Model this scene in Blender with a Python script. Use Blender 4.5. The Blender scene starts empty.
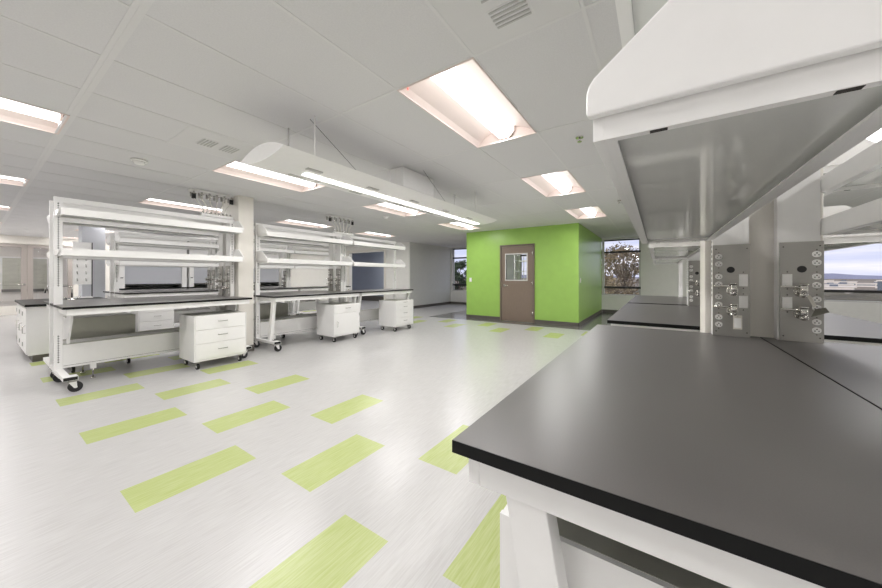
import bpy, bmesh, math, random
from mathutils import Vector, Matrix
random.seed(7)
R = math.radians
SC = bpy.context.scene
COL = SC.collection
CEIL = 2.551

# ------------------------------------------------------------------ materials
def srgb(r, g, b):
    def k(v):
        v /= 255.0
        return v / 12.92 if v <= 0.04045 else ((v + 0.055) / 1.055) ** 2.4
    return (k(r), k(g), k(b), 1)

MATS = {}
def mat(name, col, rough=0.5, metal=0.0, noise=0.0, nscale=20.0, stretch=(1, 1, 1), bump=0.0, coat=0.0, emis=None, estr=0.0, spec=0.5):
    m = bpy.data.materials.new(name); m.use_nodes = True
    nt = m.node_tree; b = nt.nodes['Principled BSDF']
    b.inputs['Base Color'].default_value = col
    b.inputs['Roughness'].default_value = rough
    b.inputs['Metallic'].default_value = metal
    b.inputs['Specular IOR Level'].default_value = spec
    if coat: b.inputs['Coat Weight'].default_value = coat; b.inputs['Coat Roughness'].default_value = 0.08
    if emis: b.inputs['Emission Color'].default_value = emis; b.inputs['Emission Strength'].default_value = estr
    tc = nt.nodes.new('ShaderNodeTexCoord'); mp = nt.nodes.new('ShaderNodeMapping')
    mp.inputs['Scale'].default_value = stretch
    nt.links.new(tc.outputs['Object'], mp.inputs['Vector'])
    n = nt.nodes.new('ShaderNodeTexNoise'); n.inputs['Scale'].default_value = nscale; n.inputs['Detail'].default_value = 3
    nt.links.new(mp.outputs['Vector'], n.inputs['Vector'])
    cr = nt.nodes.new('ShaderNodeMapRange')
    cr.inputs['From Min'].default_value = 0.3; cr.inputs['From Max'].default_value = 0.7
    cr.inputs['To Min'].default_value = 1 - noise; cr.inputs['To Max'].default_value = 1 + noise
    nt.links.new(n.outputs['Fac'], cr.inputs['Value'])
    mx = nt.nodes.new('ShaderNodeVectorMath'); mx.operation = 'SCALE'
    mx.inputs[0].default_value = col[:3]
    nt.links.new(cr.outputs['Result'], mx.inputs['Scale'])
    nt.links.new(mx.outputs['Vector'], b.inputs['Base Color'])
    if bump:
        bp = nt.nodes.new('ShaderNodeBump'); bp.inputs['Strength'].default_value = bump; bp.inputs['Distance'].default_value = 0.002
        nt.links.new(n.outputs['Fac'], bp.inputs['Height']); nt.links.new(bp.outputs['Normal'], b.inputs['Normal'])
    MATS[name] = m
    return m

mat('paint', srgb(246, 245, 243), 0.30, noise=0.01)
mat('paint_dull', srgb(228, 226, 220), 0.5, noise=0.01)
mat('shelf_under', srgb(228, 229, 225), 0.07, noise=0.012, nscale=300, spec=0.5)
mat('worktop', srgb(97, 94, 92), 0.34, noise=0.05, nscale=400, spec=0.6)
mat('worktop_edge', srgb(9, 10, 10), 0.4, noise=0.03, spec=0.25)
mat('slot', srgb(60, 58, 54), 0.8)
mat('black', srgb(22, 22, 22), 0.45, noise=0.05)
mat('rubber', srgb(35, 35, 36), 0.6, noise=0.05)
mat('steel', srgb(170, 168, 163), 0.36, metal=0.75, noise=0.04, nscale=30, stretch=(1, 1, 30))
mat('galv', srgb(188, 187, 176), 0.35, metal=0.35, noise=0.04, nscale=6)
mat('chrome', srgb(215, 213, 208), 0.12, metal=1.0)
mat('plastic', srgb(250, 249, 246), 0.35)
mat('tagpaper', srgb(222, 218, 208), 0.7, noise=0.05, nscale=60)
mat('greytag', srgb(120, 118, 108), 0.5)
mat('ceiling', srgb(226, 225, 225), 0.85, noise=0.03, nscale=120, bump=0.15)
mat('grid', srgb(230, 229, 228), 0.5)
mat('diffuser_paint', srgb(226, 225, 224), 0.55)
mat('vent_dark', srgb(196, 195, 192), 0.7)
mat('pan', srgb(236, 222, 216), 0.5)
mat('wall', srgb(238, 237, 232), 0.6, noise=0.015, nscale=8)
mat('wallgrey', srgb(222, 223, 216), 0.5, noise=0.015, nscale=8)
mat('wallwhite', srgb(232, 228, 220), 0.6, noise=0.01)
mat('column_grey', srgb(192, 194, 200), 0.5, noise=0.01)
mat('chase', srgb(236, 232, 224), 0.5, noise=0.03, nscale=5)
mat('bluegrey', srgb(158, 166, 182), 0.5, noise=0.03, nscale=3)
mat('green', srgb(160, 202, 98), 0.33, noise=0.03, nscale=5)
mat('greenside', srgb(130, 172, 104), 0.22, noise=0.03, nscale=5)
mat('base', srgb(98, 94, 88), 0.5)
mat('taupe', srgb(132, 116, 103), 0.5, noise=0.05, nscale=12, stretch=(6, 6, 0.6))
mat('taupeframe', srgb(120, 106, 95), 0.45)
mat('taupedoor', srgb(164, 156, 150), 0.45)
mat('tint', srgb(196, 197, 182), 0.3, noise=0.08, nscale=3, stretch=(1, 1, 3))
mat('mull', srgb(214, 212, 208), 0.4)
mat('bronze', srgb(38, 36, 36), 0.4)
mat('hose', srgb(235, 232, 224), 0.4)
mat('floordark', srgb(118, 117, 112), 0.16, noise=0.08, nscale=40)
mat('bark', srgb(96, 82, 68), 0.9, noise=0.15)
mat('leaf_brown', srgb(122, 108, 84), 0.8, noise=0.35, nscale=1.5)
mat('leaf_green', srgb(62, 76, 52), 0.8, noise=0.3, nscale=1.5)
mat('scrub', srgb(116, 104, 88), 0.95, noise=0.5, nscale=0.02)
mat('scrub_leaf', srgb(84, 78, 62), 0.95, noise=0.4, nscale=0.05)
mat('hill', srgb(142, 146, 172), 0.95, noise=0.1, nscale=0.005)  # blue violet haze of distance is put into this colour
mat('bldg', srgb(214, 206, 198), 0.8, noise=0.05, nscale=0.3)
mat('bldgdark', srgb(92, 100, 112), 0.6, noise=0.05, nscale=0.3)
mat('lens', (1, 1, 1, 1), 0.5, emis=(1.0, 0.99, 0.98, 1), estr=3.5)
mat('lens_thin', (1, 1, 1, 1), 0.5, emis=(1.0, 0.985, 0.93, 1), estr=4.0)
mat('redled', srgb(250, 120, 110), 0.5, emis=(1, .25, .2, 1), estr=1.0)

MATS['shelf_under'].node_tree.nodes['Principled BSDF'].inputs['IOR'].default_value = 2.1
def floor_mat(name, c1, c2, rough):
    m = bpy.data.materials.new(name); m.use_nodes = True
    nt = m.node_tree; b = nt.nodes['Principled BSDF']
    tc = nt.nodes.new('ShaderNodeTexCoord'); mp = nt.nodes.new('ShaderNodeMapping')
    mp.inputs['Scale'].default_value = (3.0, 60, 1)
    nt.links.new(tc.outputs['Object'], mp.inputs['Vector'])
    n = nt.nodes.new('ShaderNodeTexNoise'); n.inputs['Scale'].default_value = 2.2; n.inputs['Detail'].default_value = 5
    nt.links.new(mp.outputs['Vector'], n.inputs['Vector'])
    cr = nt.nodes.new('ShaderNodeValToRGB')
    cr.color_ramp.elements[0].position = 0.3; cr.color_ramp.elements[0].color = c1
    cr.color_ramp.elements[1].position = 0.62; cr.color_ramp.elements[1].color = c2
    nt.links.new(n.outputs['Fac'], cr.inputs['Fac'])
    nt.links.new(cr.outputs['Color'], b.inputs['Base Color'])
    b.inputs['Roughness'].default_value = rough
    b.inputs['Specular IOR Level'].default_value = 0.55
    MATS[name] = m
floor_mat('floor', srgb(190, 188, 187), srgb(202, 201, 200), 0.27)
floor_mat('floorgreen', srgb(174, 187, 112), srgb(190, 200, 140), 0.27)

def glass_mat(name, tint, gloss):
    m = bpy.data.materials.new(name); m.use_nodes = True
    nt = m.node_tree
    for n in list(nt.nodes): nt.nodes.remove(n)
    o = nt.nodes.new('ShaderNodeOutputMaterial'); t = nt.nodes.new('ShaderNodeBsdfTransparent'); t.inputs['Color'].default_value = tint
    g = nt.nodes.new('ShaderNodeBsdfGlossy'); g.inputs['Roughness'].default_value = 0.02
    mx = nt.nodes.new('ShaderNodeMixShader'); mx.inputs['Fac'].default_value = gloss
    nt.links.new(t.outputs[0], mx.inputs[1]); nt.links.new(g.outputs[0], mx.inputs[2]); nt.links.new(mx.outputs[0], o.inputs['Surface'])
    MATS[name] = m
glass_mat('glass', (0.97, 0.98, 0.99, 1), 0.05)
glass_mat('glass_door', (0.95, 0.94, 0.95, 1), 0.15)

# ------------------------------------------------------------------ mesh builder
class MB:
    def __init__(s): s.bm = bmesh.new(); s.ms = []
    def mi(s, m):
        if m not in s.ms: s.ms.append(m)
        return s.ms.index(m)
    def box(s, x0, x1, y0, y1, z0, z1, m='paint'):
        i = s.mi(m)
        v = [s.bm.verts.new(p) for p in ((x0,y0,z0),(x1,y0,z0),(x1,y1,z0),(x0,y1,z0),(x0,y0,z1),(x1,y0,z1),(x1,y1,z1),(x0,y1,z1))]
        for q in ((3,2,1,0),(4,5,6,7),(0,1,5,4),(1,2,6,5),(2,3,7,6),(3,0,4,7)):
            f = s.bm.faces.new([v[k] for k in q]); f.material_index = i
        return s
    def quad(s, pts, m):
        f = s.bm.faces.new([s.bm.verts.new(p) for p in pts]); f.material_index = s.mi(m); return s
    def prism(s, pts, axis, a, b, m='paint', smooth=False):
        """polygon pts (2-D) extruded along axis ('x': pts are (y,z); 'y': (x,z); 'z': (x,y))"""
        i = s.mi(m)
        def P(p, t):
            return {'x': (t, p[0], p[1]), 'y': (p[0], t, p[1]), 'z': (p[0], p[1], t)}[axis]
        A = [s.bm.verts.new(P(p, a)) for p in pts]; B = [s.bm.verts.new(P(p, b)) for p in pts]
        fs = [s.bm.faces.new(A), s.bm.faces.new(B)]
        n = len(pts)
        for k in range(n):
            f = s.bm.faces.new([A[k], A[(k+1) % n], B[(k+1) % n], B[k]]); f.smooth = smooth; fs.append(f)
        for f in fs: f.material_index = i
        bmesh.ops.recalc_face_normals(s.bm, faces=fs)
        return s
    def cyl(s, p, q, r, m='paint', n=16, r2=None, caps=True):
        i = s.mi(m); p = Vector(p); q = Vector(q); d = (q - p).normalized()
        u = d.orthogonal().normalized(); w = d.cross(u); r2 = r if r2 is None else r2
        A = []; B = []
        for k in range(n):
            t = 2*math.pi*k/n; o = u*math.cos(t) + w*math.sin(t)
            A.append(s.bm.verts.new(p + o*r)); B.append(s.bm.verts.new(q + o*r2))
        for k in range(n):
            f = s.bm.faces.new([A[k], A[(k+1) % n], B[(k+1) % n], B[k]]); f.smooth = True; f.material_index = i
        if caps:
            f = s.bm.faces.new(A[::-1]); f.material_index = i
            f = s.bm.faces.new(B); f.material_index = i
        return s
    def tube(s, pts, r, m='paint', n=8):
        i = s.mi(m); pts = [Vector(p) for p in pts]; rings = []
        u = None
        for k, p in enumerate(pts):
            d = (pts[min(k+1, len(pts)-1)] - pts[max(k-1, 0)]).normalized()
            u = d.orthogonal().normalized() if u is None else (u - d*u.dot(d)).normalized()
            w = d.cross(u)
            rings.append([s.bm.verts.new(p + u*math.cos(2*math.pi*j/n)*r + w*math.sin(2*math.pi*j/n)*r) for j in range(n)])
        for a, b in zip(rings, rings[1:]):
            for j in range(n):
                f = s.bm.faces.new([a[j], a[(j+1) % n], b[(j+1) % n], b[j]]); f.smooth = True; f.material_index = i
        for rg in (rings[0][::-1], rings[-1]):
            f = s.bm.faces.new(rg); f.material_index = i
        return s
    def ell(s, c, rx, ry, rz, m='paint', seg=16, rings=8):
        i = s.mi(m)
        r = bmesh.ops.create_uvsphere(s.bm, u_segments=seg, v_segments=rings, radius=1.0)
        for v in r['verts']: v.co = Vector((c[0]+v.co.x*rx, c[1]+v.co.y*ry, c[2]+v.co.z*rz))
        fs = set(f for v in r['verts'] for f in v.link_faces)
        for f in fs: f.material_index = i; f.smooth = True
        return s
    def mesh(s, name):
        me = bpy.data.meshes.new(name); s.bm.to_mesh(me); s.bm.free()
        for m in s.ms: me.materials.append(MATS[m])
        return me

CACHE = {}
def part(name, fn, parent=None, key=None, bev=0.0, loc=None, label=None, rz=0.0):
    """one mesh object; meshes are shared between equal parts through key"""
    if key is not None and key in CACHE: me = CACHE[key]
    else:
        b = MB(); fn(b); me = b.mesh(name)
        if key is not None: CACHE[key] = me
    o = bpy.data.objects.new(name, me); COL.objects.link(o)
    if parent is not None: o.parent = parent
    if loc: o.location = loc
    if rz: o.rotation_euler = (0, 0, rz)
    if bev:
        md = o.modifiers.new('Bevel', 'BEVEL'); md.width = bev; md.segments = 2; md.limit_method = 'ANGLE'; md.angle_limit = R(40)
    if label: o['label'] = label
    return o
def thing(name, label, cat, loc=(0, 0, 0), rz=0.0, group=None):
    o = bpy.data.objects.new(name, None); o.empty_display_size = 0.1; COL.objects.link(o)
    o.location = loc; o.rotation_euler = (0, 0, rz); o['label'] = label; o['category'] = cat
    if group: o['group'] = group
    return o
def tag(o, label, cat, group=None):
    o['label'] = label; o['category'] = cat
    if group: o['group'] = group
    return o
def struct(o): o['kind'] = 'structure'; return o

# ------------------------------------------------------------------ room shell
X0, X1, Y0, Y1 = -4.5, 12.3, -8.0, 17.2
GX, GY = 0.490, 1.042      # floor tile origin
def floor_fn(b):
    xs = [GX + 0.61*k for k in range(-8, 20)] + [7.97, X0, X1]
    ys = [GY + 0.305*k for k in range(-30, 54)] + [5.85, Y0, Y1]
    xs = sorted(x for x in set(xs) if X0 <= x <= X1); ys = sorted(y for y in set(ys) if Y0 <= y <= Y1)
    vs = {}
    def V(i, j):
        if (i, j) not in vs: vs[i, j] = b.bm.verts.new((xs[i], ys[j], 0))
        return vs[i, j]
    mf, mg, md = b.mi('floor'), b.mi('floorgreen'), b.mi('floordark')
    for i in range(len(xs)-1):
        for j in range(len(ys)-1):
            cx = (xs[i]+xs[i+1])/2; cy = (ys[j]+ys[j+1])/2
            k = math.floor((cx-GX)/0.61); q = math.floor((cy-GY)/0.305+1e-6)
            f = b.bm.faces.new([V(i, j), V(i+1, j), V(i+1, j+1), V(i, j+1)])
            green = False
            if cy > 7.6 and k < 5: k = -5
            if k in (0, 2): green = q % 4 == 0
            if k == 1: green = q % 4 == 2
            if k == 10: green = q % 4 == 2
            if k == 11: green = q % 4 == 0
            f.material_index = mg if green else mf
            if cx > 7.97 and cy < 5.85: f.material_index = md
struct(part('floor', floor_fn))

CX, CY = 0.469, 0.302      # ceiling grid origin, cells 1.22 x 0.61
troffers = []
for kx in (-3, -1, 1, 3, 5):
    for ky in (-9, -4, 1, 6, 11, 16, 21, 26):  # fixtures out of view are added to light the room
        troffers.append((kx, ky))
troffers += [(7, -4), (7, -9), (8, 16), (7, 4)]  # unseen fixtures added to brighten the window walls, alcove and green room
vents = [(0, 0), (0, 5)]
def ceil_fn(b):
    for i in range(-5, 11):
        for j in range(-14, 29):
            if (i, j) in troffers: continue
            a, c = max(CX+1.22*i, X0), min(CX+1.22*(i+1), X1)
            d, e = max(CY+0.61*j, Y0), min(CY+0.61*(j+1), Y1)
            if c <= a or e <= d: continue
            b.quad([(a, d, CEIL), (a, e, CEIL), (c, e, CEIL), (c, d, CEIL)], 'ceiling')
    b.box(X0, X1, Y0, Y1, CEIL+0.25, CEIL+0.3, 'ceiling')
struct(part('ceiling', ceil_fn))
def grid_fn(b):
    for i in range(-4, 10):
        x = CX+1.22*i; w = 0.028 if i == 0 else 0.009
        b.box(x-w, x+w, Y0, Y1, CEIL-0.003, CEIL-0.0005, 'grid')
        if i == 0: b.box(x-0.004, x+0.004, Y0, Y1, CEIL-0.005, CEIL-0.003, 'grid')
    for j in range(-13, 28):
        y = CY+0.61*j
        b.box(X0, X1, y-0.009, y+0.009, CEIL-0.0028, CEIL-0.0006, 'grid')
struct(part('trim_1', grid_fn))

WS, WT = 0.59, 2.49        # window sill / head
wins = [(-7.4, -3.5), (0.46, 4.55), (4.85, 7.72)]
def wall_window_fn(b):
    b.box(X1, X1+0.2, Y0, Y1, 0, WS, 'wall'); b.box(X1, X1+0.2, Y0, Y1, WT, CEIL+0.3, 'wall')
    e = [Y0] + [v for w in wins for v in w] + [Y1]
    for a, c in zip(e[::2], e[1::2]):
        b.box(X1, X1+0.2, a, c, WS, WT, 'wall')
struct(part('wall_back', wall_window_fn))
for n, (a, c) in enumerate(wins):
    def wf(b):
        x = X1+0.10
        b.box(x-.03, x+.03, a, c, WS, WS+.04, 'mull'); b.box(x-.03, x+.03, a, c, WT-.04, WT, 'bronze')
        for y in (a, c-.05): b.box(x-.03, x+.03, y, y+.05, WS, WT, 'mull')
        b.box(x-.04, x+.03, a, c, 2.04, 2.10, 'bronze'); b.box(x-.04, x+.03, a, c, 0.83, 0.90, 'bronze')
        k = 1.29
        m = c - k if n == 2 else (a + 1.6 if n == 0 else a + k - 0.18)
        if n == 0: k = 5
        while a < m < c:
            b.box(x-.045, x+.03, m-.035, m+.035, WS, WT, 'mull'); m += -k if n == 2 else k
    w = struct(part('window_%d' % (n+1), wf))
    def pf(b): b.quad([(X1+.10, a, WS), (X1+.10, c, WS), (X1+.10, c, WT), (X1+.10, a, WT)], 'glass')
    part('pane', pf, w)

# wall with the wide blue-grey doorway (faces -X), left recess wall, outer walls
PX = 9.42
def wall_part(b):
    b.box(PX, PX+.15, 7.86, 9.15, 0, CEIL, 'wall'); b.box(PX, PX+.15, 11.25, Y1, 0, CEIL, 'wall')
    b.box(PX, PX+.15, 9.15, 11.25, 2.26, CEIL, 'wall')
struct(part('wall_partition', wall_part))
struct(part('wall_recess', lambda b: b.box(PX, X1, 7.80, 7.86, 0, CEIL, 'wallgrey')))
struct(part('wall_alcove', lambda b: b.box(PX+2.15, PX+2.25, 8.4, 16, 0, CEIL, 'bluegrey')))
struct(part('baseboard_alcove', lambda b: b.box(PX+2.13, PX+2.149, 8.4, 16, 0, .25, 'base')))
def door_trim(b):
    for y in (9.05, 11.25): b.box(PX-.03, PX-.001, y, y+.1, 0, 2.36, 'wallwhite')
    b.box(PX-.03, PX-.001, 9.15, 11.25, 2.26, 2.36, 'wallwhite')
struct(part('trim_2', door_trim))
struct(part('wall_front', lambda b: b.box(X0-.15, X0, Y0, Y1, 0, CEIL+.25, 'wall')))
struct(part('wall_right', lambda b: b.box(X0, X1, Y0-.15, Y0, 0, CEIL+.25, 'wall')))

# far left wall with double glazed door
LY = 17.05
def wall_left(b):
    b.box(X0, -2.9, LY, LY+.15, 0, CEIL, 'wallwhite'); b.box(-2.9, 6, LY, LY+.15, 2.30, CEIL, 'wallwhite')
    b.box(2.08, 6.0, LY, LY+.15, 0, 2.30, 'wallwhite'); b.box(6, PX, LY, LY+.15, 0, CEIL, 'wallwhite')
    b.box(-2.9, .08, LY, LY+.15, 0, 2.30, 'wallwhite')
struct(part('wall_left', wall_left))
struct(part('wall_corridor', lambda b: b.box(X0, 4, LY+2.2, LY+2.3, 0, CEIL, 'wallwhite')))
struct(part('ceiling_corridor', lambda b: b.box(X0, 4, LY+.155, LY+2.19, CEIL+.14, CEIL+.19, 'ceiling')))
struct(part('floor_corridor', lambda b: b.box(X0, 4, LY+.1, LY+2.25, -.05, 0, 'floor')))
for n, (a, c) in enumerate(((.09, 1.08), (1.085, 2.07))):
    d = thing('door_%d' % (n+2), '', '')
    del d['label']; del d['category']; struct(d)
    def df(b):
        b.box(a, a+.12, LY+.02, LY+.07, 0.01, 2.28, 'taupedoor'); b.box(c-.12, c, LY+.02, LY+.07, 0.01, 2.28, 'taupedoor')
        b.box(a+.12, c-.12, LY+.02, LY+.07, .01, .30, 'wallwhite'); b.box(a+.12, c-.12, LY+.02, LY+.07, 2.18, 2.28, 'taupedoor')
    part('door_leaf', df, d)
    part('pane', lambda b: b.quad([(a+.12, LY+.045, .3), (c-.12, LY+.045, .3), (c-.12, LY+.045, 2.18), (a+.12, LY+.045, 2.18)], 'glass_door'), d)
    if n == 0: part('handle', lambda b: b.tube([(c-.06, LY+.02, .98), (c-.06, LY-.05, .98), (c-.20, LY-.05, .98)], .014, 'chrome').cyl((c-.06, LY+.02, .98), (c-.06, LY+.0, .98), .03, 'chrome'), d)
o = thing('notice_board', 'greenish grey board on far wall seen through the double glass doors', 'board', (.68, LY+2.19, 0))
part('panel', lambda b: b.box(0, 1.0, -.03, -.001, .78, 1.9, 'tint'), o)
part('ledge', lambda b: b.box(-.02, 1.02, -.07, -.001, .68, .78, 'base'), o)
part('frame', lambda b: b.box(-.05, -.001, -.04, -.001, .68, 1.95, 'plastic').box(1.001, 1.05, -.04, -.001, .68, 1.95, 'plastic').box(0, 1.0, -.04, -.001, 1.901, 1.95, 'plastic'), o)

# green room
GX0, GYa, GYb = 8.40, 1.61, 4.76
DY0, DY1, DH = 2.745, 3.625, 2.06
def green_front(b):
    b.box(GX0, GX0+.12, GYa, DY0, 0, CEIL, 'green'); b.box(GX0, GX0+.12, DY1, GYb, 0, CEIL, 'green')
    b.box(GX0, GX0+.12, DY0, DY1, DH, CEIL, 'green')
struct(part('wall_green_front', green_front))
def gside(b):
    b.box(GX0+.12, X1, GYa, GYa+.06, 0, CEIL, 'green')
struct(part('wall_green_right', gside))
struct(part('wall_green_left', lambda b: b.box(GX0+.12, X1, GYb-.1, GYb, 0, CEIL, 'wallwhite')))
def bbg(b):
    b.box(GX0-.012, GX0-.0005, GYa-.012, DY0-.05, 0, .10, 'base'); b.box(GX0-.012, GX0-.0005, DY1+.05, GYb, 0, .10, 'base')
    b.box(GX0-.012, X1, GYa-.012, GYa-.0005, 0, .10, 'base')
struct(part('baseboard_green', bbg))
def bbl(b):
    b.box(PX-.012, X1, 7.785, 7.799, 0, .10, 'base')
    b.box(PX-.012, PX-.001, 7.8, 9.05, 0, .1, 'base'); b.box(PX-.012, PX-.001, 11.35, LY, 0, .1, 'base')
struct(part('baseboard_left', bbl))
struct(part('baseboard_back', lambda b: b.box(X1-.012, X1-.001, Y0, GYa-.02, 0, .1, 'base').box(X1-.012, X1-.001, GYb+.01, 7.78, 0, .1, 'base')))
dr = thing('door_1', '', ''); del dr['label']; del dr['category']; struct(dr)
def dframe(b):
    b.box(GX0-.03, GX0+.10, DY0-.05, DY0-.001, 0, DH+.05, 'taupeframe'); b.box(GX0-.03, GX0+.10, DY1+.001, DY1+.05, 0, DH+.05, 'taupeframe')
    b.box(GX0-.03, GX0+.10, DY0, DY1, DH+.001, DH+.05, 'taupeframe')
part('frame', dframe, dr, bev=.004)
wy0, wy1, wz0, wz1 = 2.91, 3.49, 1.15, 1.84
def dleaf(b):
    x0, x1 = GX0-.012, GX0+.035
    b.box(x0, x1, DY0+.005, wy0, .01, DH-.005, 'taupe'); b.box(x0, x1, wy1, DY1-.005, .01, DH-.005, 'taupe')
    b.box(x0, x1, wy0, wy1, .01, wz0, 'taupe'); b.box(x0, x1, wy0, wy1, wz1, DH-.005, 'taupe')
part('door_leaf', dleaf, dr)
def dwin(b):
    x0, x1 = GX0-.022, GX0+.04
    b.box(x0, x1, wy0-.03, wy0, wz0-.03, wz1+.03, 'mull'); b.box(x0, x1, wy1, wy1+.03, wz0-.03, wz1+.03, 'mull')
    b.box(x0, x1, wy0, wy1, wz0-.03, wz0, 'mull'); b.box(x0, x1, wy0, wy1, wz1, wz1+.03, 'mull')
part('window_frame', dwin, dr)
part('pane', lambda b: b.quad([(GX0, wy0, wz0), (GX0, wy1, wz0), (GX0, wy1, wz1), (GX0, wy0, wz1)], 'glass'), dr)
part('handle', lambda b: b.cyl((GX0-.012, DY1-.09, .99), (GX0-.03, DY1-.09, .99), .036, 'chrome').tube([(GX0-.03, DY1-.09, .99), (GX0-.07, DY1-.09, .99), (GX0-.072, DY1-.20, .985)], .013, 'chrome'), dr)
for z in (.25, 1.05, 1.85):
    part('hinge', lambda b: b.cyl((GX0-.035, DY0+.0, z-.06), (GX0-.035, DY0+.0, z+.06), .010, 'chrome'), dr)
for nm, lab, x, y, ax in (('light_switch', 'white light switch at left end of green wall', GX0, 4.62, 0), ('light_switch', 'white light switch on right side face of green wall near its corner', 8.62, GYa, 1)):
    t = thing(nm, lab, 'switch', (x, y, 1.14), 0 if ax == 0 else R(90))
    part('switch_plate', lambda b: b.box(-.008, -.0005, -.037, .037, -.06, .06, 'plastic'), t, key='swp', bev=.002)
    part('toggle', lambda b: b.box(-.018, -.008, -.008, .008, -.015, .015, 'plastic'), t, key='swt')
# rack inside the green room, seen through the door window
t = thing('wire_shelving', 'white wire shelving unit inside green room seen through door window', 'shelf', (10.2, 3.45, 0))
for x in (0, .9):
    for y in (0, .5): part('post', lambda b: b.cyl((x, y, 0), (x, y, 1.95), .014, 'paint'), t)
for z in (.15, .6, 1.05, 1.4, 1.75):
    def sf(b):
        b.box(0, .9, 0, .012, z, z+.03, 'paint'); b.box(0, .9, .488, .5, z, z+.03, 'paint')
        for k in range(19): b.box(k*.05, k*.05+.006, 0, .5, z+.01, z+.016, 'paint')
    part('shelf', sf, t)
# columns
def column(lab, x0, x1, y0, y1, m, nm='service_column'):
    o = thing(nm, lab, 'column', ((x0+x1)/2, (y0+y1)/2, 0)); w = (x1-x0)/2; d = (y1-y0)/2
    part('shaft', lambda b: b.box(-w, w, -d, d, 0, CEIL-.001, m), o, bev=.004)
    part('base_trim', lambda b: b.box(-w-.008, w+.008, -d-.008, d+.008, 0.0, .10, 'base'), o)
column('cream service column rising between near bench and the bench behind it', 2.392, 2.64, -.685, -.225, 'chase')
column('cream service column between the left rack bench and the next one along', 2.445, 2.68, 5.60, 6.20, 'chase')
column('grey column standing far behind the left rack bench', 1.40, 1.76, 10.45, 10.85, 'column_grey', 'column')

# ------------------------------------------------------------------ ceiling things
def troffer(kx, ky, lab, grp):
    t = thing('ceiling_light', lab, 'ceiling light', (CX+1.22*kx+.61, CY+.61*ky+.305, CEIL), 0, grp)
    def fr(b):
        for y in (-.303, .293): b.box(-.608, .608, y, y+.01, -.008, .0, 'pan')
        for x in (-.608, .596): b.box(x, x+.012, -.293, .293, -.008, 0, 'pan')
    part('frame', fr, t, key='tfr')
    def rf(b):
        # curved reflector wings
        n = 8; prof = []
        for k in range(n+1):
            u = k/n; y = -.293 + u*(.293-.075); z = .02 + .085*math.sin(u*math.pi/2) if k else .0
            prof.append((y, z))
        for sgn in (1, -1):
            for (ya, za), (yb, zb) in zip(prof, prof[1:]):
                b.quad([(-.6, sgn*ya, za), (.6, sgn*ya, za), (.6, sgn*yb, zb), (-.6, sgn*yb, zb)], 'pan')
        for x in (-.6, .6):
            b.quad([(x, -.293, 0), (x, .293, 0), (x, .293, .12), (x, -.293, .12)], 'pan')
        b.box(-.6, .6, -.293, .293, .115, .13, 'pan')
    part('reflector', rf, t, key='trf')
    def le(b):
        pts = [(-.085, .10)] + [(-.085*math.cos(math.pi*k/10), .075-.06*math.sin(math.pi*k/10)) for k in range(11)] + [(.085, .10)]
        b.prism(pts, 'x', -.575, .575, 'lens')
    part('lens', le, t, key='tle')
    for x in (-.592, .577): part('end_cap', lambda b: b.prism([(-.1, .11), (-.1, .06), (-.05, .008), (.05, .008), (.1, .06), (.1, .11)], 'x', x, x+.015, 'pan'), t, key=('tec', x))
    L = bpy.data.lights.new('troffer_lamp', 'AREA'); L.shape = 'RECTANGLE'; L.size = 1.14; L.size_y = .15
    L.energy = 17.0; L.color = (1.0, .985, .985)
    lo = bpy.data.objects.new('troffer_lamp', L); COL.objects.link(lo); lo.parent = t; lo.location = (0, 0, .010)
    return t
LAB = {(1, 1): 'recessed ceiling light nearest the camera, big bright trough at upper middle',
 (3, 1): 'middle ceiling light of the row leading to the green wall',
 (5, 1): 'farthest ceiling light of the row, just before the green wall',
 (-1, 6): 'large ceiling light cut by the left edge of the photo',
 (-1, 11): 'second ceiling light down the left edge, above the left rack bench',
 (-1, 16): 'third and smallest ceiling light on the left edge',
 (1, 6): 'ceiling light just behind the left end of the hanging wing light',
 (3, 6): 'ceiling light seen beneath the middle of the hanging wing light',
 (5, 6): 'ceiling light beneath the far end of the hanging wing light',
 (1, 11): 'ceiling light behind the hoses above the left rack bench',
 (3, 11): 'ceiling light above the second rack bench',
 (5, 11): 'ceiling light above the third rack bench',
 (7, 4): 'unseen ceiling light added to brighten the green room behind its door',
 (8, 16): 'unseen ceiling light added to brighten the blue grey alcove behind the third rack bench'}
for k in troffers:
    if k in LAB: t = troffer(k[0], k[1], LAB[k], None)
    else: t = troffer(k[0], k[1], 'small distant recessed ceiling light, or unseen one added to brighten the room', 'far ceiling lights')
t = part('status_lamp', lambda b: b.cyl((CX+1.22+.04, CY+.61*2-.07, CEIL-.004), (CX+1.22+.04, CY+.61*2-.07, CEIL+.02), .006, 'redled'))
tag(t, 'tiny red indicator lamp in corner of nearest ceiling light', 'lamp')

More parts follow.
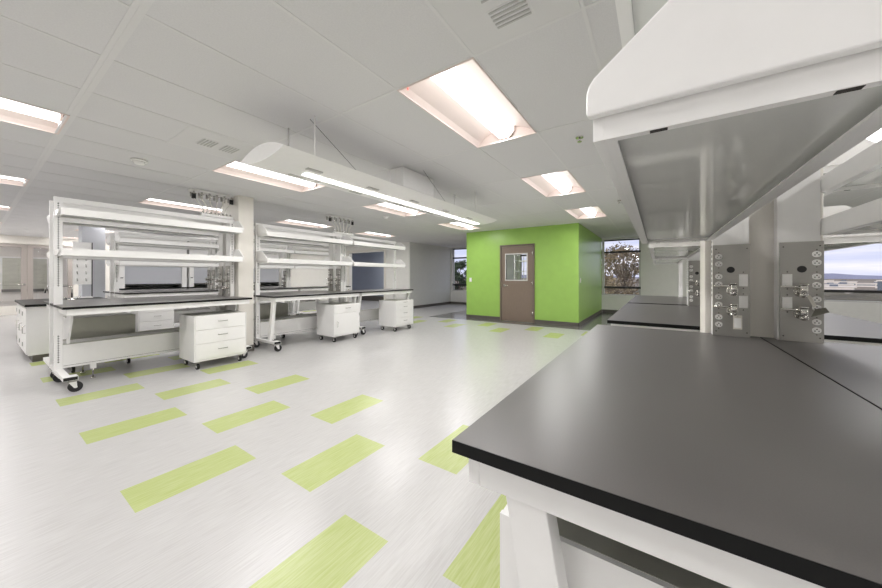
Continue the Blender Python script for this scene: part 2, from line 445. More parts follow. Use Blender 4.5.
troffer(-1, 28, 'ceiling light added to brighten the corridor beyond the double doors', None)  # added fixture, lifts the dark corridor behind the door glass
for (i, j), lab in (((0, 5), 'ceiling air diffuser tile with small louvres above the left rack'), ((0, 0), 'return air grille tile at top edge of the ceiling')):
    t = thing('air_diffuser', lab, 'vent', (CX+1.22*i+.61, CY+.61*j+.305, CEIL))
    part('panel', lambda b: b.box(.005, .60, -.295, .295, -.004, -.0005, 'diffuser_paint'), t, key='vp', bev=.002)
    for cx in (.17, .36):
        def lv(b):
            b.box(cx, cx+.14, -.10, .10, -.006, -.004, 'diffuser_paint')
            for k in range(5): b.box(cx+.01+k*.027, cx+.02+k*.027, -.09, .09, -.011, -.006, 'vent_dark')
        part('louvre_bank', lv, t, key=('vl', cx))
def detector(x, y, lab, s=1.0):
    t = thing('smoke_detector', lab, 'smoke detector', (x, y, CEIL-.006))
    part('base', lambda b: b.cyl((0, 0, 0), (0, 0, -.015), .07*s, 'plastic', 24), t)
    part('sensor_head', lambda b: b.cyl((0, 0, -.015), (0, 0, -.045), .055*s, 'plastic', 24, r2=.04*s), t)
detector(1.08, 4.83, 'round white smoke detector on ceiling above left rack bench')
detector(5.1, 4.9, 'small white smoke detector on ceiling beyond the hanging wing light', .9)
def sprinkler(x, y, lab):
    t = thing('sprinkler_head', lab, 'sprinkler', (x, y, CEIL-.001))
    part('escutcheon', lambda b: b.cyl((0, 0, 0), (0, 0, -.008), .035, 'chrome', 20), t)
    part('nozzle', lambda b: b.cyl((0, 0, -.008), (0, 0, -.04), .009, 'chrome').cyl((0, 0, -.04), (0, 0, -.044), .02, 'chrome'), t)
sprinkler(3.23, .61, 'chrome sprinkler head on ceiling left of the near shelf')
sprinkler(6.3, .55, 'small chrome sprinkler head on ceiling near the right window')

# pendant wing light
t = thing('pendant_light', 'long white wing shaped light hanging from the ceiling on thin rods', 'pendant light', (1.24, 2.49, 2.16))
PL = 3.62
def wing(b):
    n = 14; top = []; bot = []
    for k in range(n+1):
        u = -1+2*k/n; y = .322*u
        top.append((y, .075*(1-u*u))); bot.append((y, -.05*(1-abs(u)**2.2)))
    pts = top + bot[-2:0:-1]
    b.prism(pts, 'x', .0, PL, 'paint', smooth=False)
part('housing', wing, t)
for k in range(5):
    for y in (-.15, .10): part('grille', lambda b: b.box(.30+k*.66, .44+k*.66, y, y+.04, -.050, -.028, 'vent_dark'), t)
part('lens', lambda b: b.box(.36, PL-.12, -.045, .03, -.058, -.03, 'lens_thin'), t)
for x in (.34, PL-.5):
    for y in (-.18, .20): part('rod', lambda b: b.cyl((x, y, .03), (x, y, CEIL-2.16-.008), .006, 'paint'), t)
for x in (.45, 2.0):
    part('brace_wire', lambda b: b.cyl((x-.1, -.1, CEIL-2.16-.008), (x+.45, -.1, .06), .002, 'black', 6), t)
L = bpy.data.lights.new('pendant_lamp', 'AREA'); L.shape = 'RECTANGLE'; L.size = PL-.6; L.size_y = .08; L.energy = 15; L.color = (1, .97, .92)
lo = bpy.data.objects.new('pendant_lamp', L); COL.objects.link(lo); lo.parent = t; lo.location = (PL/2, -.008, -.062)
t = thing('junction_box', 'white rectangular box fixed to ceiling beside the hanging wing light', 'box', (2.89, 2.5, 2.31))
part('housing', lambda b: b.box(0, .63, .0, .21, 0, CEIL-2.31-.008, 'paint'), t, bev=.004)
part('cover', lambda b: b.box(.01, .62, -.004, .0, .01, .19, 'paint'), t)

# ceiling utility panels with hoses
def utility(x, y, w, lab, ztop, seed):
    rnd = random.Random(seed)
    t = thing('hose_panel', lab, 'hose panel', (x, y, CEIL-.006))
    part('mounting_rail', lambda b: b.box(0, w, -.08, .08, -.02, .004, 'paint'), t, bev=.003)
    for k in range(6):
        xx = .03 + k*(w-.06)/5
        m = 'black' if k in (0, 5) else 'chrome'
        def vf(b):
            b.cyl((xx, -.06, -.03), (xx, -.06, -.09), .014, 'chrome')
            b.cyl((xx, -.06, -.07), (xx, -.06, -.14), .028 if m == 'black' else .012, m)
            b.cyl((xx-.03, -.06, -.06), (xx+.03, -.06, -.06), .008, 'chrome')
            b.cyl((xx, .04, -.03), (xx, .04, -.10), .016, 'steel')
        part('valve', vf, t)
        ex = w*.25 + (xx)*.62; zt = ztop-(CEIL-.006); bulge = (k-2.5)*-.022
        pts = []
        for i in range(11):
            u = i/10
            pts.append((xx + (ex-xx)*u + bulge*math.sin(u*math.pi), -.06+.02*u, -.13 + (zt+.13)*u - .06*math.sin(u*math.pi)*(1 if u > .5 else .3)))
        part('hose', lambda b: b.tube(pts, .008, 'hose'), t)
    def man(b):
        b.box(w*.22, w*.98, -.08, .0, ztop-CEIL-.03, ztop-CEIL+.006, 'paint')
        for k in range(8): b.cyl((w*.27+k*w*.095, -.04, ztop-CEIL), (w*.27+k*w*.095, -.04, ztop-CEIL+.045), .012, 'chrome', 8)
    part('manifold', man, t)
utility(1.86, 5.80, .57, 'hose connection panel on ceiling above the left rack bench', 2.20, 1)
utility(4.26, 5.80, .66, 'hose connection panel on ceiling above the second rack bench', 2.20, 2)

# ------------------------------------------------------------------ lab bench
YP = 0.587     # plane of the upright posts, measured from the front edge
def bench(lab, x, y, rz=0.0, L=1.83, legs='slant', serv=0, cat='lab bench', tags=False, sx=(.02, -.02), zs=(1.998, 1.547), plain=''):
    """serv: +1 service panel at local x=L facing -x, -1 at local x=0 facing +x"""
    t = thing('lab_bench', lab, cat, (x, y, 0), rz)
    K = ('b', L, sx, zs, plain)
    low = True
    A, B = sx[0], L+sx[1]
    def wt(b):
        b.box(0, L, 0, .784, .8905, .9145, 'worktop_edge')
        b.quad([(0.001, 0.001, .9150), (L-.001, 0.001, .9150), (L-.001, .783, .9150), (0.001, .783, .9150)], 'worktop')
    part('worktop', wt, t, key=K+('wt',), label='black edged dark grey worktop')
    def ap(b):
        b.box(.03, L-.03, .02, .045, .825, .890, 'paint'); b.box(.03, L-.03, .745, .765, .825, .890, 'paint')
        b.box(.03, .055, .045, .745, .825, .890, 'paint'); b.box(L-.055, L-.03, .045, .745, .825, .890, 'paint')
    part('apron', ap, t, key=K+('ap',), bev=.002)
    for xx, q in ((0.0, 0), (L-.065, 1)):
        def po(b):
            b.box(xx, xx+.065, YP, YP+.05, .13, 2.155, 'paint')
            for k in range(36):
                for z in (.55-.027*k, 2.08-.027*k):
                    if z < .25 or .80 < z < .935: continue
                    b.box(xx+.026, xx+.038, YP-.0006, YP, z-.009, z+.005, 'slot')
                    # slots on the outer side
                    if q == 0: b.box(xx-.0006, xx, YP+.02, YP+.028, z-.008, z+.004, 'slot')
        part('post', po, t, key=K+('po', q))
    part('top_rail', lambda b: b.box(.065, L-.065, YP, YP+.05, 2.095, 2.155, 'paint'), t, key=K+('tr',), bev=.002)
    part('cross_rail', lambda b: b.box(.065, L-.065, YP+.01, YP+.04, 2.01, 2.04, 'paint_dull'), t, key=K+('cr',))
    # shelves
    for zt in zs:
        def sh(b):
            y0, y1 = .257, .584
            b.box(A, B, y0, y0+.014, zt-.080, zt, 'paint'); b.box(A, B, y1-.014, y1, zt-.080, zt, 'paint')
            b.box(A, A+.014, y0+.014, y1-.014, zt-.080, zt, 'paint'); b.box(B-.014, B, y0+.014, y1-.014, zt-.080, zt, 'paint')
            b.box(A+.014, B-.014, y0+.014, y0+.030, zt-.080, zt-.076, 'paint'); b.box(A+.014, B-.014, y1-.030, y1-.014, zt-.080, zt-.076, 'paint')
            b.box(A+.014, B-.014, y0+.0141, y1-.0141, zt-.064, zt-.008, 'shelf_under')
            for xx in (A+.007, B-.007):
                for yy in (y0+.07, y1-.09): b.box(xx-.005, xx+.005, yy, yy+.02, zt-.0806, zt-.0800, 'slot')
        s = part('shelf', sh, t, key=K+('sh', zt), bev=.003)
        for q, xx in enumerate((A-.016, B+.001)):
            zb = zt-.048; f = .250; h = 0 if ('lr'[q] in plain) else .127
            if h: prof = [(YP-.002, zb), (f+.004, zb), (f, zb+.004), (f, zt-.014), (f+.003, zt-.004), (f+.010, zt+.006), (f+.148, zt+.116), (f+.160, zt+.124), (f+.176, zt+.127), (YP-.002, zt+.127)]
            else: prof = [(YP-.002, zt-.07), (f+.14, zt-.07), (f+.10, zt-.05), (f+.08, zt-.01), (YP-.002, zt-.01)]
            part('bracket', lambda b: b.prism(prof, 'x', xx, xx+.015, 'paint'), s, key=K+('br', zt, q), bev=.004)
    # low panel
    if low:
        part('rear_panel', lambda b: b.box(.066, L-.066, YP-.012, YP+.01, .175, .445, 'paint').box(.066, L-.066, YP-.02, YP+.03, .445, .453, 'galv').box(.066, L-.066, YP-.013, YP-.012, .20, .203, 'slot'), t, key=K+('rp',))
    # feet, casters, legs
    for xx in (0.0, L-.065):
        xs = xx
        e = xx if xx == 0 else xx-.049      # the wide end plate points inwards
        ft = part('foot', lambda b: b.box(xx+.002, xx+.063, .13, .775, .135, .175, 'paint').box(e+.002, e+.112, .012, .13, .135, .175, 'paint').box(e+.006, e+.108, .0105, .012, .138, .172, 'black'), t, key=K+('ft', xx))
        for yy in (.07, .69):
            c = (xx+.075 if xx == 0 else xx-.01) if yy < .1 else xx+.0325
            sd = 1 if xx == 0 else -1
            def ca(b):
                b.cyl((c, yy, .118), (c, yy, .135), .03, 'steel')
                b.box(c-.034, c+.034, yy-.026, yy+.026, .112, .118, 'steel')
                for q in (-.026, .022): b.prism([(c-.03, .112), (c+.03, .112), (c+(.022+.012)*sd, .045), (c+(.022-.012)*sd, .045)], 'y', yy+q, yy+q+.004, 'paint')
            cs = part('caster', ca, t, key=K+('ca', xx, yy))
            part('wheel', lambda b: b.cyl((c+.022*sd, yy-.017, .055), (c+.022*sd, yy+.017, .055), .055, 'rubber', 22).cyl((c+.022*sd, yy-.0285, .055), (c+.022*sd, yy+.0285, .055), .013, 'paint', 14), cs, key=K+('wh', xx, yy))
        if legs == 'slant':
            # leg leans back from the front apron to the foot
            pts = [(.095, .8245), (.172, .8245), (.285, .175), (.208, .175)]
            part('leg', lambda b: b.prism(pts, 'x', xx+.008+(-.03 if xx else .03), xx+.057+(-.03 if xx else .03), 'paint'), t, key=K+('lg', xx), bev=.003)
        else:
            part('support_bracket', lambda b: b.prism([(.30, .8245), (.574, .8245), (.574, .46), (.52, .46), (.50, .50), (.30, .75)], 'x', xx+(.09 if xx == 0 else -.04), xx+(.11 if xx == 0 else -.02), 'paint'), t, key=K+('sb', xx), bev=.002)
    for xx in (.28, L-.3):
        part('leveler', lambda b: b.box(xx, xx+.05, YP-.02, YP+.03, .12, .175, 'paint').cyl((xx+.025, YP+.005, .012), (xx+.025, YP+.005, .15), .007, 'chrome', 8).cyl((xx+.025, YP+.005, .0), (xx+.025, YP+.005, .014), .022, 'chrome', 12), t, key=K+('lv', xx))
    if serv:
        sg = -serv; xb = (L-.075) if serv > 0 else .075
        uo = .010 if serv < 0 else .001
        def P(u, w, n): return (xb + sg*n, u+uo, w+.015)
        def bx(b, u0, u1, w0, w1, n0, n1, m):
            xa, xc = sorted((xb+sg*n0, xb+sg*n1)); b.box(xa, xc, u0+uo, u1+uo, w0+.015, w1+.015, m)
        KS = K+('sv', serv, tags)
        def up(b):
            x0, x1 = (L-.062, L-.002) if serv > 0 else (.002, .062)
            b.box(x0, x1, YP+.05, YP+.146, .916, 2.155, 'paint')
            x0, x1 = (L-.0655, L-.065) if serv > 0 else (.065, .0655)
            b.box(x0, x1, YP, YP+.146, 1.412, 2.155, 'paint')
        part('upright_cover', up, t, key=KS+('up',))
        def pl(b):
            bx(b, .577, .727, .901, 1.393, -.012, 0, 'steel')
            for u in (.59, .714):
                for w in (.925, 1.37): b.cyl(P(u, w, 0), P(u, w, .003), .003, 'slot', 8)
            b.cyl(P(.650, 1.258, 0), P(.650, 1.258, .002), .0165, 'black', 24)
            for w in (1.245, 1.16, 1.13, 1.045): b.cyl(P(.70, w, 0), P(.70, w, .003), .003, 'slot', 8)
        sp = part('service_panel', pl, t, key=KS+('pl',), label='brushed steel service panel')
        for k, (wa, wb) in enumerate(((1.330, 1.290), (1.222, 1.180), (1.112, 1.070), (1.002, .962))):
            def rc(b):
                for w in (wa, wb):
                    n = 20; ring = [(0.601+uo+.0165*math.cos(2*math.pi*i/n), w+.015+.0145*math.sin(2*math.pi*i/n)) for i in range(n)]
                    pts = [(max(min(u, .616+uo), .586+uo), v) for u, v in ring]
                    x_a, x_b = sorted((xb, xb+sg*.004)); b.prism(pts, 'x', x_a, x_b, 'plastic')
                    for du in (-.0065, .0065): bx(b, .601+du-.0015, .601+du+.0015, w-.007, w-.0005, .004, .0046, 'slot')
                    b.cyl(P(.601, w+.0055, .004), P(.601, w+.0055, .0046), .003, 'slot', 8)
                for w in (wa+.0215, wb-.0215): b.cyl(P(.601, w, 0), P(.601, w, .003), .0025, 'slot', 8)
            part('receptacle', rc, sp, key=KS+('rc', k))
        for k, w in enumerate((1.202, 1.088)):
            part('cover_plate', lambda b: bx(b, .683, .717, w-.032, w+.032, 0, .004, 'plastic'), sp, key=KS+('cp', k))
        for k, w in enumerate((1.155, 1.045)):
            hd = -1 if serv < 0 else 1      # both handles point to the left of the photo
            def va(b):
                b.cyl(P(.655, w-.008, 0), P(.655, w-.008, .008), .024, 'chrome', 20)
                b.cyl(P(.655, w-.008, .008), P(.655, w-.008, .05), .012, 'chrome', 16)
                b.cyl(P(.655, w-.02, .05), P(.655, w+.026, .05), .014, 'chrome', 16)
                b.cyl(P(.655, w+.026, .05), P(.655, w+.032, .05), .016, 'chrome', 16)
                b.ell(P(.655, w-.022, .05), .017, .017, .014, 'chrome')
                # lever
                b.cyl(P(.655, w+.016, .05), P(.655+hd*.080, w+.018, .056), .006, 'chrome', 10, r2=.0045)
                # serrated outlet
                b.cyl(P(.655, w-.014, .05), P(.655, w-.020, .085), .007, 'chrome', 10, r2=.005)
                b.cyl(P(.655, w-.014, .066), P(.655, w-.016, .071), .009, 'chrome', 10)
            part('valve', va, sp, key=KS+('va', k))
        if tags:
            if serv < 0:
                def tg(b):
                    bx(b, .649, .684, .950, 1.022, .072, .0735, 'tagpaper'); bx(b, .653, .680, .958, 1.008, .0735, .0738, 'plastic')
                    b.tube([P(.664, 1.03, .06), P(.66, 1.02, .07), P(.668, 1.015, .073)], .0015, 'black', 6)
                part('paper_tag', tg, sp)
            else:
                def tg(b):
                    a = [P(.655, 1.14, .07), P(.640, 1.132, .075), P(.622, 1.085, .08), P(.634, 1.078, .08)]
                    b.quad(a, 'tagpaper'); b.quad([(p[0]+.0012, p[1], p[2]) for p in a[::-1]], 'tagpaper')
                part('paper_tag', tg, sp)
                def tg2(b):
                    a = [P(.640, 1.032, .078), P(.628, 1.070, .082), P(.592, 1.078, .07), P(.578, 1.056, .065)]
                    b.quad(a, 'greytag'); b.quad([(p[0]+.0012, p[1], p[2]) for p in a[::-1]], 'greytag')
                part('grey_tag', tg2, sp, label='dull grey tag')
    return t

# right hand row
LR = 1.835
RS = dict(sx=(.085, .018), zs=(1.93, 1.515)); RT = dict(sx=(.018, -.06), zs=(1.72, 1.515), plain='r')
bench('nearest lab bench with big dark worktop filling the right foreground', .535+LR, .336, math.pi, L=LR, serv=-1, tags=True, **RS)
bench('lab bench at lower right edge, behind the thin seam of the nearest worktop', .535, -1.2365, 0, L=LR, serv=1, tags=True, **RT)
bench('dark topped bench straight behind the left steel service panel, before the right window', 2.65+LR, .31, math.pi, L=LR, serv=-1, **RS)
bench('bench behind the right steel service panel, before the landscape window', 2.65, -1.262, 0, L=LR, serv=1, sx=(.05, -.06), zs=(1.90, 1.50))
bench('farthest bench of the right row, ending below the tree window', 4.59+LR, .31, math.pi, L=LR, **RS)
# left hand row: front edge Y = 5.12
bench('left rack bench on casters with two long empty shelves, nearest of the left row', .55, 5.12, 0, L=1.88, serv=1, legs='bracket', plain='l')
bench('second rack bench of the left row, right of the cream column', 2.77, 5.12, 0, serv=1)
bench('third rack bench of the left row, farthest, over the four drawer cabinet', 4.615, 5.12, 0, L=1.70)
bench('rack bench standing back to back behind the left rack bench', .55+1.88, 6.695, math.pi, L=1.88, serv=-1, legs='bracket', plain='r')
bench('rack bench back to back behind the second rack bench', 2.77+1.83, 6.695, math.pi, serv=-1)
# rows beyond
bench('rack bench in the row beyond, its shelves seen through the left rack', 1.66, 8.50, 0, serv=1)
bench('rack bench in the row beyond, seen through the right end of the left rack', 3.50, 8.50, 0, serv=1)
bench('rack bench in the row beyond, seen through the second rack bench', 5.34, 8.50, 0)
bench('rack bench in the row beyond, back to back behind its left end bench', 1.66+1.83, 10.08, math.pi, serv=-1)
bench('rack bench in the row beyond, back to back at its middle', 3.50+1.83, 10.08, math.pi)
# fume hoods behind
for k, lab in enumerate(('white fume hood with grey sash, left one seen behind the left rack', 'white fume hood with grey sash, middle one seen behind the left rack', 'white fume hood with grey sash, right one of three, behind the racks')):
    t = thing('fume_hood', lab, 'fume hood', (2.35+1.62*k, 12.4, 0))
    part('base_cabinet', lambda b: b.box(0, 1.55, .04, .85, .10, .86, 'paint').box(.03, 1.52, .08, .85, 0, .10, 'base'), t, key='fh1')
    part('worktop', lambda b: b.box(-.0, 1.55, 0, .86, .862, .90, 'worktop_edge'), t, key='fh2')
    part('frame', lambda b: b.box(0, .12, 0, .85, .902, 2.38, 'paint').box(1.43, 1.55, 0, .85, .902, 2.38, 'paint').box(.121, 1.429, 0, .85, 1.80, 2.38, 'paint').box(.121, 1.429, .80, .85, .902, 1.8, 'paint'), t, key='fh3')
    sa = part('sash', lambda b: b.box(.122, 1.428, .05, .07, 1.0, 1.79, 'column_grey'), t, key='fh4')
    part('handle', lambda b: b.box(.122, 1.428,   .03, .05, .98, 1.015, 'black'), sa, key='fh5')
    for x in (.04, .07): part('control_knob', lambda b: b.cyl((x, 0, 1.2), (x, -.04, 1.2), .012, 'black', 10), t)
    for x in (.02, .785): part('door', lambda b: b.box(x, x+.745, .02, .038, .12, .84, 'paint'), t)

# ------------------------------------------------------------------ mobile cabinets
def cabinet(lab, x, y, rz=0.0, W=.62, D=.52, fronts=(('d', .17), ('d', .17), ('d', .19)), H=.70, casters=True, back='paint'):
    t = thing('mobile_cabinet', lab, 'cabinet', (x, y, 0), rz)
    z0 = .11
    def bd(b):
        b.box(0, W, .02, D-.003, z0, H-.002, 'paint'); b.box(.012, W-.012, .03, D-.01, H-.002, H-.001, 'galv')
        b.box(0, .012, 0.0, .02, z0, H, 'paint'); b.box(W-.012, W, 0, .02, z0, H, 'paint'); b.box(0.012, W-.012, 0.003, .02, z0, z0+.02, 'paint')
        b.box(0, W, D-.003, D, z0, H, back)
    part('body', bd, t)
    z = H-.006; tot = sum(f[1] for f in fronts); sc = (H-.006-z0-.024)/tot
    for kind, h in fronts:
        h *= sc; za, zb = z-h+.004, z; z -= h
        fr = part('door' if kind == 'D' else 'drawer', lambda b: b.box(.015, W-.015, -.002, .019, za, zb, 'paint'), t, bev=.002)
        if kind == 'D':
            part('handle', lambda b: b.tube([(.07, -.002, (za+zb)/2-.05), (.07, -.028, (za+zb)/2-.045), (.07, -.028, (za+zb)/2+.045), (.07, -.002, (za+zb)/2+.05)], .005, 'chrome'), fr)
            for q in (za+.06, zb-.06): part('hinge', lambda b: b.box(W-.02, W-.008, -.008, -.002, q-.03, q+.03, 'steel'), fr)
        else:
            zc = za+(zb-za)*.55; c = W*.52
            part('handle', lambda b: b.tube([(c-.055, -.002, zc), (c-.05, -.026, zc), (c+.05, -.026, zc), (c+.055, -.002, zc)], .005, 'steel'), fr)
    for xx in (.06, W-.06):
        for yy in (.06, D-.07):
            c = part('caster', lambda b: b.cyl((xx, yy, .085), (xx, yy, .11), .022, 'steel').prism([(yy-.025, .09), (yy+.025, .09), (yy+.03, .035)], 'x', xx-.020, xx-.016, 'steel').prism([(yy-.025, .09), (yy+.025, .09), (yy+.03, .035)], 'x', xx+.016, xx+.020, 'steel'), t)
            part('wheel', lambda b: b.cyl((xx-.013, yy+.01, .04), (xx+.013, yy+.01, .04), .04, 'rubber', 18).cyl((xx-.016, yy+.01, .04), (xx+.016, yy+.01, .04), .016, 'plastic', 10), c)
    return t
cabinet('white three drawer cabinet on casters under the left rack bench', 1.65, 5.0, W=.64, H=.715)
cabinet('white cabinet with one drawer over one door under the second rack bench', 3.81, 4.98, H=.705, fronts=(('d', .16), ('D', .42)))
cabinet('white four drawer cabinet on casters under the third rack bench', 5.335, 4.83, W=.62, H=.69, fronts=(('d', .08), ('d', .12), ('d', .17), ('d', .17)))
cabinet('white cabinet partly hidden beneath the nearest dark worktop', 1.27, .285, math.pi, H=.722, D=.48)
cabinet('grey backed cabinet seen under the left end of the left rack bench', 1.34, 6.68, math.pi, W=.64, D=.50, back='galv')
cabinet('grey backed cabinet seen under the left end of the second rack bench', 3.62, 6.68, math.pi, W=.62, D=.50, back='galv')
cabinet('pale three drawer cabinet seen far behind beneath the left rack bench', 1.87, 8.42, W=.56)
cabinet('white cabinet far behind, seen under the second rack bench', 3.9, 8.42, W=.6)

# ------------------------------------------------------------------ sink counter, far left
t = thing('sink_counter', 'white base cabinet with black top at far left behind the left rack', 'counter', (.48, 7.45, 0))
def sb(b):
    b.box(0, .95, 0, 1.7, .10, .80, 'paint'); b.box(.04, .9, .03, 1.65, 0, .10, 'base')
part('cabinet_body', sb, t)
part('countertop', lambda b: b.box(-.03, .98, -.03, 1.73, .801, .835, 'worktop_edge'), t, bev=.003)
for k in range(3):
    d = part('door', lambda b: b.box(-.018, -.001, .01+k*.497, .49+k*.497, .12, .78, 'paint'), t, bev=.002)
    part('handle', lambda b: b.tube([(-.018, .07+k*.497, .42), (-.045, .07+k*.497, .425), (-.045, .07+k*.497, .52), (-.018, .07+k*.497, .53)], .006, 'chrome'), d)
    for z in (.22, .68): part('hinge', lambda b: b.box(-.026, -.018, .455+k*.497, .485+k*.497, z-.03, z+.03, 'steel'), d)
t = thing('gooseneck_faucet', 'chrome gooseneck faucet behind the left rack bench', 'faucet', (.93, 7.75, .835))
part('spout', lambda b: b.tube([(0, 0, 0), (0, 0, .20), (-.01, 0, .235), (-.04, 0, .25), (-.24, 0, .25), (-.265, 0, .235), (-.27, 0, .15)], .009, 'chrome', 10), t)
part('base', lambda b: b.cyl((0, 0, 0), (0, 0, .05), .022, 'chrome').cyl((-.06, 0, .03), (.06, 0, .03), .008, 'chrome'), t)
for s in (-1, 1): part('lever', lambda b: b.tube([(.05*s, 0, .03), (.06*s, -.01, .06), (.09*s, -.05, .08)], .006, 'chrome'), t)
t = thing('drying_rack', 'white peg board drying rack behind the left rack bench, beside grey column', 'drying rack', (1.21, 9.0, .836))
part('board', lambda b: b.box(-.12, .12, 0, .02, .25, 1.05, 'paint').box(.12, .132, -.012, .024, .0, 1.05, 'black'), t)
for i in range(2):
    for k in range(5):
        part('peg', lambda b: b.cyl((-.06+i*.11, 0, .32+k*.13), (-.06+i*.11-.02, -.12, .38+k*.13), .007, 'plastic', 8), t)
part('tray', lambda b: b.box(-.13, .119, -.14, .024, 0, .02, 'paint'), t)

# ------------------------------------------------------------------ outside
def ground(b):
    b.quad([(20, -3000, -12), (4000, -3000, -12), (4000, 3000, -12), (20, 3000, -12)], 'scrub')
g = part('ground', ground); g['kind'] = 'structure'
def hl(b):
    n = 60; pts = []
    for k in range(n+1):
        a = R(-50+100*k/n); d = 2800
        pts.append((d*math.cos(a), d*math.sin(a), 8+8*math.sin(k*.37)+5*math.sin(k*.9+1)+3*math.sin(k*2.3)))
    for p, q in zip(pts, pts[1:]):
        P0 = (p[0], p[1], -12); Q0 = (q[0], q[1], -12)
        P2 = (p[0]*1.05, p[1]*1.05, -12); Q2 = (q[0]*1.05, q[1]*1.05, -12)
        b.quad([P0, Q0, q, p], 'hill'); b.quad([p, q, Q2, P2], 'hill')
h = part('hills', hl); h['kind'] = 'structure'
def scr(b):
    rnd = random.Random(3)
    for k in range(900):
        d = rnd.uniform(110, 330); a = R(rnd.uniform(-32, 34))
        x, y = d*math.cos(a), d*math.sin(a); s = rnd.uniform(2, 5)*(1+d/600)
        r = bmesh.ops.create_icosphere(b.bm, subdivisions=1, radius=1)
        for v in r['verts']: v.co = Vector((x+v.co.x*s*1.8, y+v.co.y*s*1.8, -12+max(v.co.z, -.1)*s*.55))
    b.mi('scrub_leaf')
o = part('distant_scrub', scr); tag(o, 'dark scrub and trees covering the nearer plain outside the windows', 'bushes'); o['kind'] = 'stuff'
rnd = random.Random(11)
used = [(345, -147)]
for k in range(30):
    while True:
        d = rnd.uniform(375, 900); a = R(-rnd.uniform(13, 27)); x, y = d*math.cos(a), d*math.sin(a)
        if all(math.hypot(x-u, y-v) > 42 for u, v in used): break
    used.append((x, y))
    w, h, q = rnd.uniform(10, 30), rnd.uniform(4, 7), rnd.uniform(8, 16)
    t = thing('distant_building', 'small pale low building on the hazy plain outside the right window', 'building', (x, y, -12), a, 'distant pale buildings')
    part('walls', lambda b: b.box(-q/2, q/2, -w/2, w/2, 0, h, 'bldg'), t)
    part('roof', lambda b: b.box(-q/2-.5, q/2+.5, -w/2-.5, w/2+.5, h, h+.6, 'bldg').box(-2, 2, -w/4, -w/4+4, h+.6, h+2, 'bldgdark'), t)
    part('window_band', lambda b: b.box(-q/2-.1, -q/2, -w/2+1, w/2-1, h*.45, h*.7, 'bldgdark'), t)
t = thing('distant_building', 'large blue grey glass building at right edge of the landscape window', 'building', (345, -147, -12), R(-23))
part('walls', lambda b: b.box(-10, 10, -22, 22, 0, 10, 'bldgdark'), t)
part('roof', lambda b: b.box(-10.5, 10.5, -22.5, 22.5, 10, 10.8, 'bldg'), t)

def tree(lab, x, y, zb, zc0, zc1, rad, leafm, n, seed, leaf=.10, gaps=14):
    rnd = random.Random(seed)
    t = thing('tree', lab, 'tree', (x, y, zb))
    clumps = []
    for k in range(gaps):
        u = rnd.random(); z = zc0+(zc1-zc0)*u
        rr = rad*math.sin(math.pi*(.18+.72*u))**.7 * math.sqrt(rnd.random()); a = rnd.uniform(0, 6.283)
        clumps.append((rr*math.cos(a), rr*math.sin(a), z-zb, rnd.uniform(.35, .75)*rad*.42))
    def tk(b):
        b.tube([(0, 0, 0), (.1, 0, (zc0-zb)*.6), (0, .1, zc0-zb), (.1, 0, (zc0+zc1)/2-zb)], .16, 'bark', 8)
        for c in clumps:
            z0 = max(.3*(zc0-zb), c[2]-rad*.9); b.tube([(0, 0, z0), (c[0]*.5, c[1]*.5, (z0+c[2])/2), (c[0], c[1], c[2])], .035, 'bark', 5)
    part('trunk', tk, t)
    def cr(b):
        i = b.mi(leafm)
        for q in range(n):
            c = clumps[q % len(clumps)]
            v = Vector((rnd.gauss(0, 1), rnd.gauss(0, 1), rnd.gauss(0, .8)))*c[3]*.55
            p = Vector(c[:3])+v
            A = Vector((rnd.uniform(-1, 1), rnd.uniform(-1, 1), rnd.uniform(-1, 1))).normalized()*leaf
            B = A.cross(Vector((rnd.uniform(-1, 1), rnd.uniform(-1, 1), rnd.uniform(-1, 1)))).normalized()*leaf*.5
            f = b.bm.faces.new([b.bm.verts.new(p+A), b.bm.verts.new(p+B), b.bm.verts.new(p-A), b.bm.verts.new(p-B)]); f.material_index = i
    part('foliage', cr, t)
tree('tall sparse brownish tree outside the window right of the green wall', 25.3, 1.9, -12, -2.5, 3.0, 2.4, 'leaf_brown', 8000, 5, .10, 40)
tree('dark bushy tree outside the window left of the green wall', 34.5, 20.6, -12, -3.0, 2.8, 1.8, 'leaf_green', 9000, 6, .16, 22)
tree('low brown tree outside beneath the tall sparse tree', 34, 1.6, -12, -4.0, .2, 3.0, 'leaf_brown', 7000, 8, .14, 24)

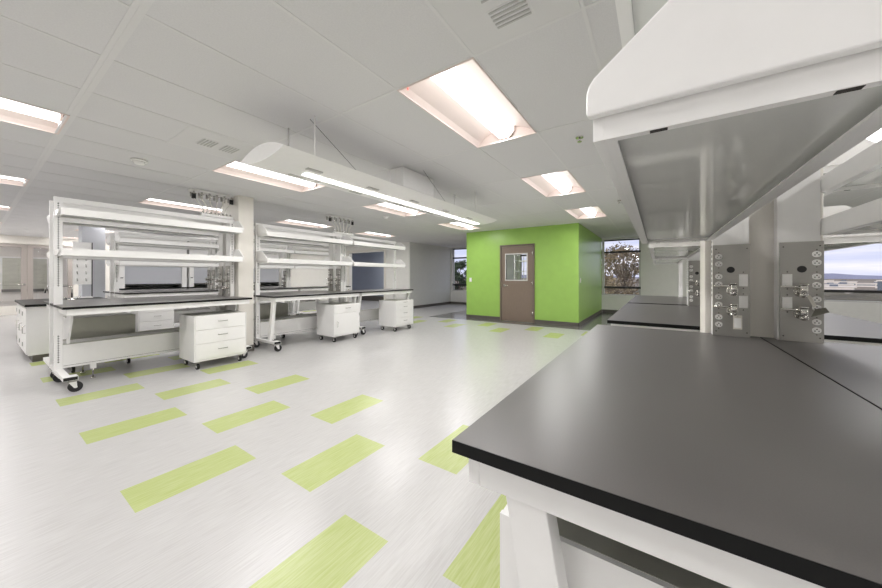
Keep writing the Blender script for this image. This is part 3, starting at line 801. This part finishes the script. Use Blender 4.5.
# ------------------------------------------------------------------ world
w = bpy.data.worlds.new('World'); SC.world = w; w.use_nodes = True
nt = w.node_tree; bg = nt.nodes['Background']
tc = nt.nodes.new('ShaderNodeTexCoord'); sx = nt.nodes.new('ShaderNodeSeparateXYZ'); nt.links.new(tc.outputs['Generated'], sx.inputs[0])
rp = nt.nodes.new('ShaderNodeValToRGB')
rp.color_ramp.elements[0].position = 0.0; rp.color_ramp.elements[0].color = srgb(205, 208, 232)
rp.color_ramp.elements[1].position = 0.5; rp.color_ramp.elements[1].color = srgb(170, 190, 235)
nt.links.new(sx.outputs['Z'], rp.inputs['Fac'])
mp = nt.nodes.new('ShaderNodeMapping'); mp.inputs['Scale'].default_value = (1.5, 1.5, 16); nt.links.new(tc.outputs['Generated'], mp.inputs['Vector'])
nz = nt.nodes.new('ShaderNodeTexNoise'); nz.inputs['Scale'].default_value = 2.2; nz.inputs['Detail'].default_value = 5; nt.links.new(mp.outputs['Vector'], nz.inputs['Vector'])
cr = nt.nodes.new('ShaderNodeValToRGB'); cr.color_ramp.elements[0].position = .42; cr.color_ramp.elements[1].position = .66
nt.links.new(nz.outputs['Fac'], cr.inputs['Fac'])
mx = nt.nodes.new('ShaderNodeMixRGB'); mx.inputs['Color2'].default_value = srgb(242, 238, 242)
nt.links.new(cr.outputs['Color'], mx.inputs['Fac']); nt.links.new(rp.outputs['Color'], mx.inputs['Color1']); nt.links.new(mx.outputs['Color'], bg.inputs['Color'])
bg.inputs['Strength'].default_value = 1.15

S = bpy.data.lights.new('sun', 'SUN'); S.energy = 2.2; S.angle = R(4); S.color = (1, .93, .84)
so = bpy.data.objects.new('sun', S); COL.objects.link(so); so.location = (-5, 0, 30)
so.rotation_euler = Vector((.75, -.25, -.55)).to_track_quat('-Z', 'Y').to_euler()

# ------------------------------------------------------------------ camera
cam = bpy.data.cameras.new('Camera'); co = bpy.data.objects.new('Camera', cam); COL.objects.link(co)
co.location = (0, 0, 1.237); co.rotation_euler = (R(90), 0, R(34.1-90))
cam.sensor_width = 36; cam.lens = 320.2/882*36; cam.shift_y = -17.5/882; cam.clip_start = 0.02; cam.clip_end = 6000
SC.camera = co
SC.view_settings.view_transform = 'Standard'; SC.view_settings.look = 'None'; SC.view_settings.gamma = 1.0
SC.view_settings.use_curve_mapping = False; SC.view_settings.exposure = 0.14
